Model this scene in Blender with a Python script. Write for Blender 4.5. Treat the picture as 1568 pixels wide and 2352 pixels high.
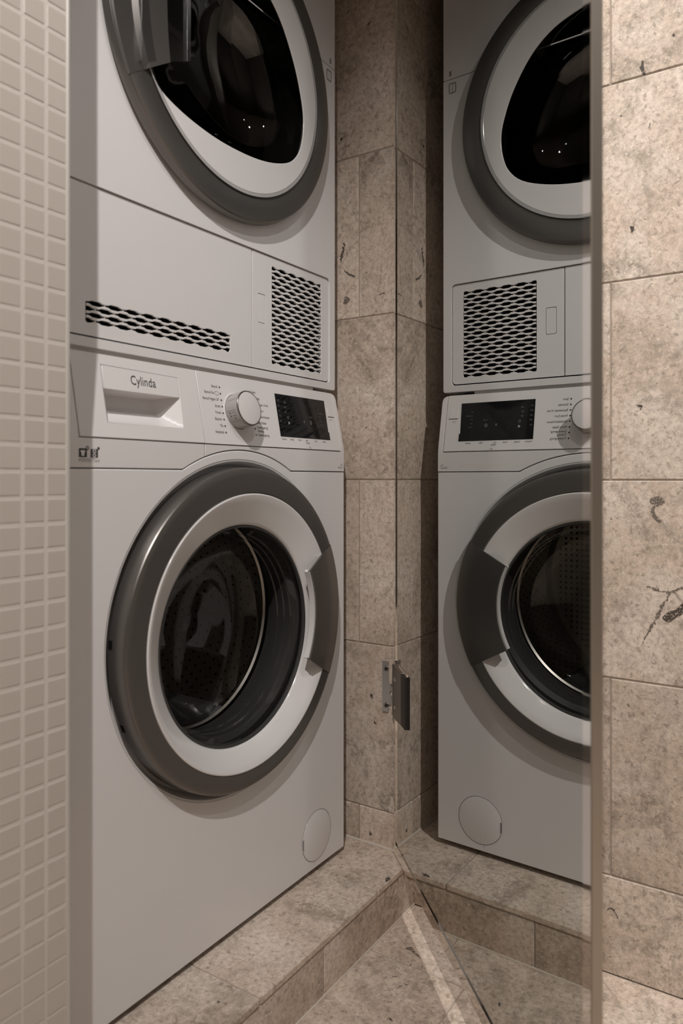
import bpy, bmesh, math, random
from mathutils import Vector, Matrix

# ------------------------------------------------------------------ camera, world, lights, exposure
# Measured frame: X runs along the machine fronts, Y into the niche, Z up from the floor.
# Measured from the camera; the world origin is the foot of the stone wall at the washer front.
OX, OY = 1.1663, 0.727
def V(x, y, z): return Vector((x - OX, y - OY, z))
random.seed(7)
scene = bpy.context.scene
for o in list(bpy.data.objects): bpy.data.objects.remove(o)
C = scene.collection

FPX, YAW, HORIZON, CAMZ = 1706.7, 0.58145, 1099.85, 0.7506
cam_d = bpy.data.cameras.new('camera'); cam = bpy.data.objects.new('camera', cam_d); C.objects.link(cam)
cam.location = V(0, 0, CAMZ)
cam.rotation_euler = (math.pi/2, 0, YAW - math.pi/2)
cam_d.sensor_fit = 'AUTO'; cam_d.sensor_width = 36.0
cam_d.lens = FPX/2352*36.0
cam_d.shift_y = -(1176 - HORIZON)/2352
cam_d.clip_start = 0.02
cam_d.dof.use_dof = True; cam_d.dof.focus_distance = 1.28; cam_d.dof.aperture_fstop = 4.5
scene.camera = cam

w = bpy.data.worlds.new('world'); scene.world = w; w.use_nodes = True
w.node_tree.nodes['Background'].inputs[0].default_value = (1.0, 0.95, 0.9, 1)
w.node_tree.nodes['Background'].inputs[1].default_value = 0.0
scene.view_settings.view_transform = 'Standard'; scene.view_settings.look = 'None'
scene.view_settings.gamma = 1; scene.view_settings.use_curve_mapping = False
scene.view_settings.exposure = -0.05

CEIL = 2.27
LAMP_COL = (1.0, 0.955, 0.925)
# x, y (measured frame), watts, full cone
LAMPS = [(-0.40, -0.10, 106, 140, 'above the mosaic pier'), (0.30, -0.42, 17, 134, 'in the middle of the room'), (0.95, 0.14, 52, 120, 'nearest the stone wall')]

# ------------------------------------------------------------------ materials
def mat(name, col, rough=0.4, metal=0.0, spec=0.5, coat=0.0, coat_rough=0.05):
    m = bpy.data.materials.new(name); m.use_nodes = True
    b = m.node_tree.nodes['Principled BSDF']
    b.inputs['Base Color'].default_value = (*col, 1); b.inputs['Roughness'].default_value = rough
    b.inputs['Metallic'].default_value = metal; b.inputs['Specular IOR Level'].default_value = spec
    b.inputs['Coat Weight'].default_value = coat; b.inputs['Coat Roughness'].default_value = coat_rough
    return m
def bump(m, scale, strength, dist=0.001, detail=3):
    nt = m.node_tree; b = nt.nodes['Principled BSDF']
    n = nt.nodes.new('ShaderNodeTexNoise'); n.inputs['Scale'].default_value = scale; n.inputs['Detail'].default_value = detail
    tc = nt.nodes.new('ShaderNodeTexCoord'); nt.links.new(tc.outputs['Object'], n.inputs['Vector'])
    bp = nt.nodes.new('ShaderNodeBump'); bp.inputs['Strength'].default_value = strength; bp.inputs['Distance'].default_value = dist
    nt.links.new(n.outputs['Fac'], bp.inputs['Height']); nt.links.new(bp.outputs[0], b.inputs['Normal'])
    return m
def emit(name, col, s):
    m = bpy.data.materials.new(name); m.use_nodes = True
    b = m.node_tree.nodes['Principled BSDF']; b.inputs['Base Color'].default_value = (0, 0, 0, 1)
    b.inputs['Emission Color'].default_value = (*col, 1); b.inputs['Emission Strength'].default_value = s
    return m
def thin_glass(name, tint, ior=1.5, rough=0.02):
    m = bpy.data.materials.new(name); m.use_nodes = True; nt = m.node_tree; nt.nodes.clear()
    out = nt.nodes.new('ShaderNodeOutputMaterial'); mix = nt.nodes.new('ShaderNodeMixShader')
    tr = nt.nodes.new('ShaderNodeBsdfTransparent'); tr.inputs[0].default_value = (*tint, 1)
    gl = nt.nodes.new('ShaderNodeBsdfGlossy'); gl.inputs['Roughness'].default_value = rough
    f0 = ((ior - 1)/(ior + 1))**2*1.4                 # two faces of a thin sheet, by Schlick, alike from both sides
    lw = nt.nodes.new('ShaderNodeLayerWeight'); lw.inputs['Blend'].default_value = 0.5
    pw = nt.nodes.new('ShaderNodeMath'); pw.operation = 'POWER'; pw.inputs[1].default_value = 5.0; nt.links.new(lw.outputs['Facing'], pw.inputs[0])
    ma = nt.nodes.new('ShaderNodeMath'); ma.operation = 'MULTIPLY_ADD'; ma.inputs[1].default_value = 1 - f0; ma.inputs[2].default_value = f0
    nt.links.new(pw.outputs[0], ma.inputs[0])
    nt.links.new(ma.outputs[0], mix.inputs[0]); nt.links.new(tr.outputs[0], mix.inputs[1]); nt.links.new(gl.outputs[0], mix.inputs[2])
    nt.links.new(mix.outputs[0], out.inputs[0])
    return m

def stone(name, tone=1.0):
    m = bpy.data.materials.new(name); m.use_nodes = True; nt = m.node_tree; L = nt.links.new
    b = nt.nodes['Principled BSDF']; b.inputs['Roughness'].default_value = 0.55; b.inputs['Specular IOR Level'].default_value = 0.3
    tc = nt.nodes.new('ShaderNodeTexCoord'); oi = nt.nodes.new('ShaderNodeObjectInfo')
    mul = nt.nodes.new('ShaderNodeVectorMath'); mul.operation = 'SCALE'; mul.inputs[0].default_value = (37, 61, 23)
    L(oi.outputs['Random'], mul.inputs['Scale'])
    add = nt.nodes.new('ShaderNodeVectorMath'); add.operation = 'ADD'; L(tc.outputs['Object'], add.inputs[0]); L(mul.outputs[0], add.inputs[1])
    P = add.outputs[0]
    def noise(scale, detail, dist=0, rough=0.6, vec=P):
        n = nt.nodes.new('ShaderNodeTexNoise'); n.inputs['Scale'].default_value = scale; n.inputs['Detail'].default_value = detail
        n.inputs['Distortion'].default_value = dist; n.inputs['Roughness'].default_value = rough; L(vec, n.inputs['Vector']); return n.outputs['Fac']
    def ramp(fac, stops):
        r = nt.nodes.new('ShaderNodeValToRGB'); e = r.color_ramp.elements
        while len(e) < len(stops): e.new(0.5)
        for q, (p, c) in zip(e, stops): q.position = p; q.color = (*c, 1) if len(c) == 3 else c
        L(fac, r.inputs[0]); return r.outputs[0]
    def mixc(kind, fac, a, c):
        x = nt.nodes.new('ShaderNodeMix'); x.data_type = 'RGBA'; x.blend_type = kind
        if isinstance(fac, float): x.inputs[0].default_value = fac
        else: L(fac, x.inputs[0])
        L(a, x.inputs[6]) if not isinstance(a, tuple) else setattr(x.inputs[6], 'default_value', (*a, 1))
        L(c, x.inputs[7]) if not isinstance(c, tuple) else setattr(x.inputs[7], 'default_value', (*c, 1))
        return x.outputs[2]
    t = tone
    base = ramp(noise(6.5, 6, 0.8, 0.65), [(0.28, (0.385*t, 0.315*t, 0.255*t)), (0.46, (0.47*t, 0.385*t, 0.315*t)), (0.56, (0.50*t, 0.425*t, 0.36*t)), (0.72, (0.58*t, 0.50*t, 0.43*t))])
    # sugary grain all over
    g1 = ramp(noise(120, 6, 0.2, 0.8), [(0.32, (0.60, 0.58, 0.56)), (0.50, (1, 1, 1)), (0.70, (1.26, 1.27, 1.28))])
    col = mixc('MULTIPLY', 1.0, base, g1)
    # mottled darker clouds made of grains
    grain = ramp(noise(62, 5, 0.5, 0.75), [(0.42, (0, 0, 0)), (0.56, (1, 1, 1))])
    cloud = ramp(noise(8, 5, 1.0, 0.6), [(0.47, (0, 0, 0)), (0.64, (0.78, 0.78, 0.78))])
    gc = nt.nodes.new('ShaderNodeMath'); gc.operation = 'MULTIPLY'; L(grain, gc.inputs[0]); L(cloud, gc.inputs[1])
    col = mixc('MIX', gc.outputs[0], col, (0.215*t, 0.175*t, 0.138*t))
    # fine light and dark flecks
    fl = ramp(noise(210, 2, 1.2, 0.6), [(0.60, (0, 0, 0)), (0.70, (0.6, 0.6, 0.6))])
    col = mixc('MIX', fl, col, (0.66*t, 0.585*t, 0.51*t))
    fd = ramp(noise(130, 2, 0.4, 0.5), [(0.30, (0.6, 0.6, 0.6)), (0.40, (0, 0, 0))])
    col = mixc('MIX', fd, col, (0.20*t, 0.158*t, 0.122*t))
    # fossil-like dark patches and small pits
    big = ramp(noise(15, 4, 1.9, 0.55), [(0.665, (0, 0, 0)), (0.735, (0.75, 0.75, 0.75))])
    col = mixc('MIX', big, col, (0.165*t, 0.133*t, 0.105*t))
    pit = ramp(noise(56, 2, 0.6, 0.45), [(0.735, (0, 0, 0)), (0.775, (1, 1, 1))])
    col = mixc('MIX', pit, col, (0.055*t, 0.045*t, 0.037*t))
    # tile to tile tone
    tv = nt.nodes.new('ShaderNodeMapRange'); tv.inputs[3].default_value = 0.90; tv.inputs[4].default_value = 1.10
    fr = nt.nodes.new('ShaderNodeMath'); fr.operation = 'FRACT'; m7 = nt.nodes.new('ShaderNodeMath'); m7.operation = 'MULTIPLY'; m7.inputs[1].default_value = 7.31
    L(oi.outputs['Random'], m7.inputs[0]); L(m7.outputs[0], fr.inputs[0]); L(fr.outputs[0], tv.inputs[0])
    vs = nt.nodes.new('ShaderNodeVectorMath'); vs.operation = 'SCALE'; L(col, vs.inputs[0]); L(tv.outputs[0], vs.inputs['Scale'])
    L(vs.outputs[0], b.inputs['Base Color'])
    h = mixc('SUBTRACT', 0.8, noise(180, 3), pit)
    bp = nt.nodes.new('ShaderNodeBump'); bp.inputs['Strength'].default_value = 0.25; bp.inputs['Distance'].default_value = 0.0012
    L(h, bp.inputs['Height']); L(bp.outputs[0], b.inputs['Normal'])
    return m

def fossil_mat(name, col):
    m = bump(mat(name, col, 0.6, spec=0.3), 200, 0.3); nt = m.node_tree; b = nt.nodes['Principled BSDF']; out = nt.nodes['Material Output']
    tc = nt.nodes.new('ShaderNodeTexCoord'); n = nt.nodes.new('ShaderNodeTexNoise'); n.inputs['Scale'].default_value = 330; n.inputs['Detail'].default_value = 4
    r = nt.nodes.new('ShaderNodeValToRGB'); r.color_ramp.elements[0].position = 0.36; r.color_ramp.elements[1].position = 0.50
    r.color_ramp.elements[0].color = (0.10, 0.10, 0.10, 1); r.color_ramp.elements[1].color = (0.85, 0.85, 0.85, 1)
    tr = nt.nodes.new('ShaderNodeBsdfTransparent'); mx = nt.nodes.new('ShaderNodeMixShader')
    nt.links.new(tc.outputs['Object'], n.inputs['Vector']); nt.links.new(n.outputs['Fac'], r.inputs[0]); nt.links.new(r.outputs[0], mx.inputs[0])
    nt.links.new(tr.outputs[0], mx.inputs[1]); nt.links.new(b.outputs[0], mx.inputs[2]); nt.links.new(mx.outputs[0], out.inputs[0])
    return m
M = dict(
    stone=stone('stone_tile', 1.30), stone_floor=stone('stone_floor', 1.38),
    grout=bump(mat('grout', (0.40, 0.34, 0.285), 0.9, spec=0.2), 300, 0.3),
    fossil=fossil_mat('fossil_stone', (0.20, 0.165, 0.135)), fossil_dark=fossil_mat('dark_fossil_stone', (0.085, 0.068, 0.055)),
    silicone=mat('silicone', (0.62, 0.55, 0.47), 0.5),
    mosaic=mat('mosaic_tile', (0.56, 0.51, 0.455), 0.28), mosaic_grout=bump(mat('mosaic_grout', (0.67, 0.62, 0.565), 0.85, spec=0.2), 400, 0.3),
    plaster=bump(mat('plaster', (0.09, 0.077, 0.066), 0.8, spec=0.2), 60, 0.2), ceiling=mat('ceiling_paint', (0.24, 0.225, 0.21), 0.9, spec=0.1),  # unseen room walls and ceiling, coloured darker to cut bounced light
    trim=mat('trim_aluminium', (0.62, 0.60, 0.56), 0.4, 0.25),
    enamel=mat('white_enamel', (0.78, 0.76, 0.755), 0.24, spec=0.45), plastic=mat('white_plastic', (0.77, 0.745, 0.735), 0.33, spec=0.4),
    gloss=mat('gloss_white_plastic', (0.76, 0.74, 0.73), 0.12, spec=0.5),
    ring=bump(mat('graphite_metallic_paint', (0.20, 0.188, 0.178), 0.36, 0.8), 900, 0.06, 0.0003),
    chrome=mat('chrome', (0.75, 0.74, 0.72), 0.12, 1.0),
    black=mat('black_plastic', (0.012, 0.012, 0.012), 0.4), dark=mat('dark_void', (0.008, 0.008, 0.008), 0.9, spec=0.1),
    display=mat('display_glass', (0.006, 0.006, 0.007), 0.06, spec=0.5), dim_print=mat('dim_display_print', (0.16, 0.15, 0.15), 0.5), bright_print=mat('display_print', (0.34, 0.325, 0.31), 0.5),
    ink=mat('print_ink', (0.045, 0.04, 0.04), 0.5), grey_ink=mat('grey_print_ink', (0.22, 0.2, 0.19), 0.5),
    rubber=mat('rubber_gasket', (0.05, 0.049, 0.047), 0.45), steel=mat('drum_steel', (0.56, 0.53, 0.49), 0.40, 1.0),
    paddle=mat('drum_paddle_plastic', (0.16, 0.16, 0.165), 0.35),
    glass=thin_glass('door_glass', (0.76, 0.755, 0.745), 1.45, 0.015), dark_glass=thin_glass('tinted_door_glass', (0.42, 0.41, 0.40), 1.65, 0.012), acrylic=thin_glass('clear_acrylic', (0.82, 0.82, 0.82), 1.85, 0.16),
    skirt=mat('knob_skirt', (0.40, 0.385, 0.37), 0.18), cap=mat('knob_cap', (0.72, 0.69, 0.68), 0.3),
    mirror=mat('tinted_mirror', (0.63, 0.64, 0.625), 0.0, 1.0), polished=mat('polished_steel', (0.90, 0.865, 0.83), 0.04, 1.0),
    glass_edge=mat('glass_edge', (0.30, 0.36, 0.33), 0.1, 0.3), satin=mat('satin_door_edge', (0.44, 0.39, 0.33), 0.42, 0.85), hinge=mat('hinge_metal', (0.55, 0.54, 0.53), 0.34, 0.9),
    hinge_dark=mat('hinge_dark_metal', (0.30, 0.28, 0.26), 0.36, 0.85), screw=mat('screw_steel', (0.30, 0.28, 0.26), 0.3, 1.0), lamp=emit('lamp_lens', (1.0, 0.94, 0.88), 12.0), lampbody=mat('lamp_white', (0.7, 0.69, 0.67), 0.4),
)

# ------------------------------------------------------------------ builders
def link(name, me, m, parent=None, loc=None):
    o = bpy.data.objects.new(name, me); C.objects.link(o)
    if m is not None and not me.materials: me.materials.append(m)
    if parent is not None: o.parent = parent
    if loc is not None: o.location = loc
    return o
def wpos(o):
    p = Vector(o.location)
    while o.parent is not None: o = o.parent; p = p + o.location
    return p
def build(name, verts, faces, m, parent=None, smooth=False, angle=None, bevel=0.0, seg=2):
    """verts in world coordinates; the object's origin is its parent's (or its own lowest centre)."""
    if parent is not None: org = wpos(parent); loc = Vector((0, 0, 0))
    else:
        xs = [v[0] for v in verts]; ys = [v[1] for v in verts]; zs = [v[2] for v in verts]
        org = Vector(((min(xs)+max(xs))/2, (min(ys)+max(ys))/2, min(zs))); loc = org
    me = bpy.data.meshes.new(name)
    me.from_pydata([tuple(Vector(v) - org) for v in verts], [], faces); me.update()
    bm = bmesh.new(); bm.from_mesh(me); bmesh.ops.recalc_face_normals(bm, faces=bm.faces); bm.to_mesh(me); bm.free()
    o = link(name, me, m, parent, loc)
    if smooth:
        for p in me.polygons: p.use_smooth = True
        if angle: me.set_sharp_from_angle(angle=math.radians(angle))
    if bevel:
        b = o.modifiers.new('bevel', 'BEVEL'); b.width = bevel; b.segments = seg; b.limit_method = 'ANGLE'; b.angle_limit = math.radians(40)
        b.harden_normals = False
        for p in me.polygons: p.use_smooth = True
        me.set_sharp_from_angle(angle=math.radians(35))
    return o
def thing(name, loc, label=None, cat=None, kind=None, parent=None, group=None):
    o = bpy.data.objects.new(name, None); C.objects.link(o); o.empty_display_size = 0.05
    if parent is not None: o.parent = parent; o.location = Vector(loc) - wpos(parent)
    else: o.location = loc
    return tag(o, label, cat, kind, group)
def tag(o, label=None, cat=None, kind=None, group=None):
    if label: o['label'] = label
    if cat: o['category'] = cat
    if kind: o['kind'] = kind
    if group: o['group'] = group
    return o
def box_vf(a, b):
    x0, y0, z0 = a; x1, y1, z1 = b
    v = [V(x, y, z) for z in (z0, z1) for y in (y0, y1) for x in (x0, x1)]
    return v, [(0, 2, 3, 1), (4, 5, 7, 6), (0, 1, 5, 4), (2, 6, 7, 3), (0, 4, 6, 2), (1, 3, 7, 5)]
def box(name, a, b, m, parent=None, bevel=0.0, seg=2):
    v, f = box_vf(a, b); return build(name, v, f, m, parent, bevel=bevel, seg=seg)
def merge(parts):
    vs, fs = [], []
    for v, f in parts:
        k = len(vs); vs += list(v); fs += [tuple(i + k for i in q) for q in f]
    return vs, fs
def lathe(name, cx, cz, prof, m, parent, n=128, a0=0.0, a1=2*math.pi, closed=False, smooth=True, angle=30):
    """revolve (r, Y[, dx, dz]) about the axis along Y through (cx, cz)."""
    full = abs(a1 - a0 - 2*math.pi) < 1e-6
    cnt = n if full else n + 1
    vs = []; fs = []; k = len(prof)
    for i in range(cnt):
        a = a0 + (a1 - a0)*i/n
        for p in prof:
            dx, dz = (p[2], p[3]) if len(p) > 2 else (0, 0)
            vs.append(V(cx + dx + p[0]*math.cos(a), p[1], cz + dz + p[0]*math.sin(a)))
    for i in range(n):
        j = (i + 1) % cnt
        for q in range(k if closed else k - 1):
            r = (q + 1) % k
            fs.append((i*k + q, i*k + r, j*k + r, j*k + q))
    if closed and not full:
        fs.append(tuple(range(k))); fs.append(tuple((cnt-1)*k + q for q in range(k)))
    return build(name, vs, fs, m, parent, smooth=smooth, angle=angle)
def fill(loops):
    """triangulate a 2D outline with holes -> points, tris"""
    bm = bmesh.new(); edges = []
    for lp in loops:
        vv = [bm.verts.new((x, y, 0)) for x, y in lp]
        for i in range(len(vv)): edges.append(bm.edges.new((vv[i], vv[(i+1) % len(vv)])))
    bm.verts.index_update()
    bmesh.ops.triangle_fill(bm, use_beauty=True, use_dissolve=False, edges=edges)
    bm.verts.index_update()
    pts = [(v.co.x, v.co.y) for v in bm.verts]; tris = [tuple(v.index for v in f.verts) for f in bm.faces]
    bm.free(); return pts, tris
def plate(name, loops, fmap, thick, m, parent, bevel=0.0):
    """an outline with holes, mapped by fmap(a, b, depth), given thickness"""
    pts, tris = fill(loops); n = len(pts)
    vs = [fmap(a, b, 0.0) for a, b in pts] + [fmap(a, b, thick) for a, b in pts]
    fs = list(tris) + [tuple(i + n for i in reversed(t)) for t in tris]
    k = 0
    for lp in loops:
        c = len(lp)
        for i in range(c): fs.append((k + i, k + (i+1) % c, n + k + (i+1) % c, n + k + i))
        k += c
    return build(name, vs, fs, m, parent, bevel=bevel)
def rrect(x0, z0, x1, z1, r, n=6, corners=(1, 1, 1, 1)):
    """rounded rectangle, corners: bl, br, tr, tl"""
    out = []
    for (cx, cz, a, px, pz), on in zip(((x0+r, z0+r, math.pi, x0, z0), (x1-r, z0+r, 1.5*math.pi, x1, z0), (x1-r, z1-r, 0, x1, z1), (x0+r, z1-r, .5*math.pi, x0, z1)), corners):
        if on: out += [(cx + r*math.cos(a + .5*math.pi*i/n), cz + r*math.sin(a + .5*math.pi*i/n)) for i in range(n+1)]
        else: out.append((px, pz))
    return out
def circle(cx, cz, r, n=64): return [(cx + r*math.cos(2*math.pi*i/n), cz + r*math.sin(2*math.pi*i/n)) for i in range(n)]
def flatY(Y): return lambda a, b, d: V(a, Y + d, b)
KP = 0.0185/0.094                                    # slant of the washer control panel
NP = Vector((0, -1, KP)).normalized()
def panelY(z): return 0.727 + (z - 0.8036)*KP if z > 0.8036 else 0.727
def slant(off=0.0): return lambda a, b, d: V(a, 0.727 + (b - 0.8036)*KP, b) + NP*(off - d)
def text(name, s, size, org, m, parent, fmap, align='LEFT', sx=1.0, spacing=1.0):
    cu = bpy.data.curves.new('t', 'FONT'); cu.body = s; cu.size = size; cu.align_x = align; cu.space_character = spacing
    cu.resolution_u = 3
    to = bpy.data.objects.new('t', cu); C.objects.link(to)
    dg = bpy.context.evaluated_depsgraph_get(); me = bpy.data.meshes.new_from_object(to.evaluated_get(dg))
    vs = [fmap(org[0] + v.co.x*sx, org[1] + v.co.y, 0.0) for v in me.vertices]; fs = [tuple(p.vertices) for p in me.polygons]
    bpy.data.objects.remove(to); bpy.data.meshes.remove(me); bpy.data.curves.remove(cu)
    return build(name, vs, fs, m, parent)
def smooth_loop(pts, n=6):
    out = []; k = len(pts)
    for i in range(k):
        p0, p1, p2, p3 = (Vector(pts[(i+j-1) % k]) for j in range(4))
        for q in range(n):
            t = q/n
            v = 0.5*((2*p1) + (p2-p0)*t + (2*p0-5*p1+4*p2-p3)*t*t + (3*p1-p0-3*p2+p3)*t**3)
            out.append((v.x, v.y))
    return out

# ------------------------------------------------------------------ setting: stone wall, floor, step, pier, room
TILE = 0.3; J = 0.0011                               # tile module, half joint
XW, YB, YF, XL = OX, 1.34, -1.6, -1.5                # stone wall, niche back, room back, room left
YP = 0.655                                           # front face of the mosaic pier
XP = 0.4834                                          # its edge
def tile_mesh(name, size, m, bev=0.0012):
    """tile of the given size lying in local space, front face towards -(thin axis), origin at centre of its front"""
    bm = bmesh.new(); bmesh.ops.create_cube(bm, size=1.0)
    bmesh.ops.scale(bm, vec=Vector(size), verts=bm.verts)
    bmesh.ops.bevel(bm, geom=list(bm.edges), offset=bev, segments=1, affect='EDGES')
    me = bpy.data.meshes.new(name); bm.to_mesh(me); bm.free(); me.materials.append(m); return me

wall_right = box('wall_right', (XW + 0.0018, YF, 0), (XW + 0.12, YB, CEIL), M['grout'])
tag(wall_right, 'wall of beige fossil limestone tiles running from niche to room', None, 'structure')
cache = {}
def stone_tile(parent, a, b, m, key='wall'):
    """box tile from corner a to corner b; equal sizes share one mesh"""
    size = tuple(round(b[i]-a[i], 4) for i in range(3))
    if (size, m.name) not in cache: cache[(size, m.name)] = tile_mesh('stone_tile', size, m)
    c = V(*[(a[i]+b[i])/2 for i in range(3)])
    o = bpy.data.objects.new('tile', cache[(size, m.name)]); C.objects.link(o); o.parent = parent; o.location = c - wpos(parent)
    return o
z0 = CAMZ - 0.002 - 3*TILE                           # first joint row that is below the floor
row = 0
zz = z0
while zz < CEIL:
    lo, hi = max(zz, 0.0) + (J if zz > 0 else 0), min(zz + TILE, CEIL) - J
    ystart = (0.7285 if row % 2 == 0 else 0.5785) - 8*TILE
    yy = ystart
    while yy < YB:
        a, b_ = max(yy, YF) + J, min(yy + TILE, YB) - J
        if b_ - a > 0.01 and hi - lo > 0.01: stone_tile(wall_right, (XW, a, lo), (XW + 0.0030, b_, hi), M['stone'])
        yy += TILE
    zz += TILE; row += 1

floor = box('floor', (XL, YF, -0.08), (XW + 0.12, YB, -0.0012), M['grout'])
tag(floor, 'beige limestone tiled floor of the small bathroom', None, 'structure')
yy = 0.4503 - 7*TILE; r = 0
while yy < 0.66:
    xx = 0.7163 - 4*2*TILE + (TILE if r % 2 else 0)
    while xx < XW:
        a, b_ = max(xx, XL) + J, min(xx + 2*TILE, XW) - J
        ya, yb = max(yy, YF) + J, min(yy + TILE, 0.62) - J
        if b_ - a > 0.02 and yb - ya > 0.01: stone_tile(floor, (a, ya, -0.003), (b_, yb, 0.0), M['stone_floor'])
        xx += 2*TILE
    yy += TILE; r += 1

# step under the machines
ST = 0.083; SY = 0.612
step = box('step', (XP, SY + 0.0026, 0), (XW, YB, ST - 0.0012), M['grout'])
tag(step, 'low limestone step carrying the stacked machines inside the niche', None, 'structure')
for xa, xb in ((0.4838, 0.7414), (0.7414, 1.0385), (1.0385, XW - 0.001)):
    for ya, yb in ((SY, SY + 0.30), (SY + 0.30, YB)):
        stone_tile(step, (xa + J, ya + (J if ya > SY else 0), ST - 0.010), (xb - J, yb - J, ST), M['stone'])
for xa, xb in ((0.4838, 0.5875), (0.5875, 0.8875), (0.8875, XW - 0.001)):
    stone_tile(step, (xa + J, SY + 0.0015, 0.0005), (xb - J, SY + 0.0050, ST - 0.0120), M['stone'])
# sealing beads where the step meets the wall and the floor
def bead(name, p0, p1, r, parent, n=8):
    p0, p1 = V(*p0), V(*p1); d = (p1 - p0).normalized(); a = d.orthogonal().normalized(); b = d.cross(a)
    vs = [p + (a*math.cos(2*math.pi*i/n) + b*math.sin(2*math.pi*i/n))*r for p in (p0, p1) for i in range(n)]
    fs = [(i, (i+1) % n, n + (i+1) % n, n + i) for i in range(n)] + [tuple(range(n)), tuple(range(n, 2*n))]
    return build(name, vs, fs, M['silicone'], parent, smooth=True, angle=50)
bead('sealing_bead', (XW, SY + 0.002, ST), (XW, YB, ST), 0.0028, step)
bead('sealing_bead', (XP + 0.01, SY + 0.002, 0.0), (XW, SY + 0.002, 0.0), 0.0022, step)

# dark fossil traces in single stones
def stroke(pts, wd):
    ps = [Vector(p) for p in pts]; l, r_ = [], []
    fine = []
    for i in range(len(ps) - 1):
        for q in range(9): fine.append((ps[i].lerp(ps[i+1], q/9) + Vector((random.uniform(-1, 1), random.uniform(-1, 1)))*wd*0.35, (i + q/9)/(len(ps) - 1)))
    fine.append((ps[-1], 1.0))
    for i, (p_, t) in enumerate(fine):
        d = (fine[min(i+4, len(fine)-1)][0] - fine[max(i-4, 0)][0]).normalized(); nrm = Vector((-d.y, d.x))
        h = wd*(0.25 + 0.75*math.sin(math.pi*min(1, t*0.9 + 0.08)))*random.uniform(0.35, 1.15)
        l.append(p_ + nrm*h); r_.append(p_ - nrm*h*random.uniform(0.6, 1.1))
    return [(p_.x, p_.y) for p_ in l + r_[::-1]]
def fossil(loop, fm, m, parent):
    return build('fossil', [fm(a, b, 0) for a, b in loop], [tuple(range(len(loop)))], M[m], parent)
fw = lambda a, b, d: V(XW - 0.00012, a, b)
for pts in ([(.227, .5921), (.2173, .589), (.2054, .5861), (.1959, .5844), (.1773, .5935), (.165, .60)], [(.1936, .5833), (.2042, .5658), (.2125, .5459), (.2222, .5288), (.2331, .505)]):
    fossil(stroke(pts, 0.0030), fw, 'fossil', wall_right)
for pts, wd in (([(.7607, 1.191), (.7626, 1.1791), (.7675, 1.1677), (.7675, 1.1562)], .0048), ([(.7597, 1.1411), (.751, 1.1325), (.7414, 1.1286), (.7347, 1.1252)], .0030), ([(.2845, .0932), (.2793, .0995), (.2736, .098), (.2704, .0924), (.2666, .0864)], .0016)):
    fossil(stroke(pts, wd), fw, 'fossil_dark', wall_right)
fossil(smooth_loop([(.2222, .7209), (.2101, .725), (.2012, .7187), (.2042, .7123), (.2101, .7103), (.2155, .707), (.2149, .6993), (.2101, .693), (.206, .6874), (.2119, .6872), (.2191, .6953), (.2209, .7056), (.2155, .7127), (.2209, .7133)], 3), fw, 'fossil', wall_right)
for lp in ([(.2054, .5466), (.1965, .557), (.1865, .5612), (.1773, .5715), (.1700, .566), (.1773, .5558), (.1889, .547), (.1965, .5412)], [(.7578, 1.0919), (.75, 1.0893), (.7481, 1.0833), (.7549, 1.0777), (.7626, 1.0787), (.7607, 1.0866)]):
    fossil(smooth_loop(lp, 3), fw, 'fossil_dark' if lp[0][0] < .5 else 'fossil', wall_right)
fossil(smooth_loop([(1.0774, .6202), (1.0865, .6187), (1.081, .6125), (1.0767, .6130), (1.069, .6135), (1.072, .6170)], 3), lambda a, b, d: V(a, b, ST + 0.00012), 'fossil_dark', step)
ff = lambda a, b, d: V(a, b, 0.00012)
fossil(smooth_loop([(1.0466, .5649), (1.0522, .5664), (1.0570, .5600), (1.0500, .5500), (1.0455, .5417), (1.0399, .5350), (1.0430, .5480), (1.0480, .5580)], 3), ff, 'fossil', floor)
for pts in ([(.9752, .5301), (.9726, .522)], [(.9787, .5513), (.9821, .5442)], [(1.0131, .5408), (1.0201, .5414)]): fossil(stroke(pts, .0014), ff, 'fossil_dark', floor)

# mosaic pier on the left and the room round the camera
MP = 0.0261
wall_left = box('wall_left', (XL, YP + 0.00055, 0), (XP, YB, CEIL), M['mosaic_grout'])
tag(wall_left, 'wall of small cream square mosaic tiles beside the machines', None, 'structure')
mos = tile_mesh('mosaic_tile', (MP - 0.0030, 0.004, MP - 0.0030), M['mosaic'], 0.0011)
zs0 = 1.2021 - 46*MP
stuff = []
for i in range(0, 88):
    z = zs0 + (i + 0.5)*MP
    if z + MP/2 > CEIL - 0.002: break
    for k in range(0, 74):
        x1 = 0.4588 - (k - 1)*MP; x0_ = x1 - MP
        if k == 0: x0_, x1 = 0.4588, XP
        cx = (x0_ + x1)/2
        if k < 4 and 0.28 < z < 1.62:
            o = bpy.data.objects.new('mosaic_tile', mos); C.objects.link(o); o.parent = wall_left
            o.location = V(cx, YP + 0.002, z) - wpos(wall_left)
            if k == 0: o.scale.x = (x1 - x0_ - 0.0025)/(MP - 0.003)
            o.rotation_euler = (random.uniform(-.008, .008), 0, random.uniform(-.008, .008))
        else: stuff.append(box_vf((x0_ + .0015, YP, z - MP/2 + .0015), (x1 - .0015, YP + 0.004, z + MP/2 - .0015)))
v_, f_ = merge(stuff)
tag(build('mosaic_tiles', v_, f_, M['mosaic'], wall_left), None, None, 'stuff')
v_, f_ = merge([box_vf((XP, YP - 0.0006, 0), (XP + 0.0032, YP + 0.0206, CEIL - 0.001))])
tag(build('trim_1', v_, f_, M['trim'], None, bevel=0.0006), 'slim metal corner profile on the edge of the mosaic wall', None, 'structure')
tag(box('wall_back', (XP, YB, 0), (XW + 0.12, YB + 0.1, CEIL), M['plaster']), 'plain back wall of the niche behind the machines', None, 'structure')
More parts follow.
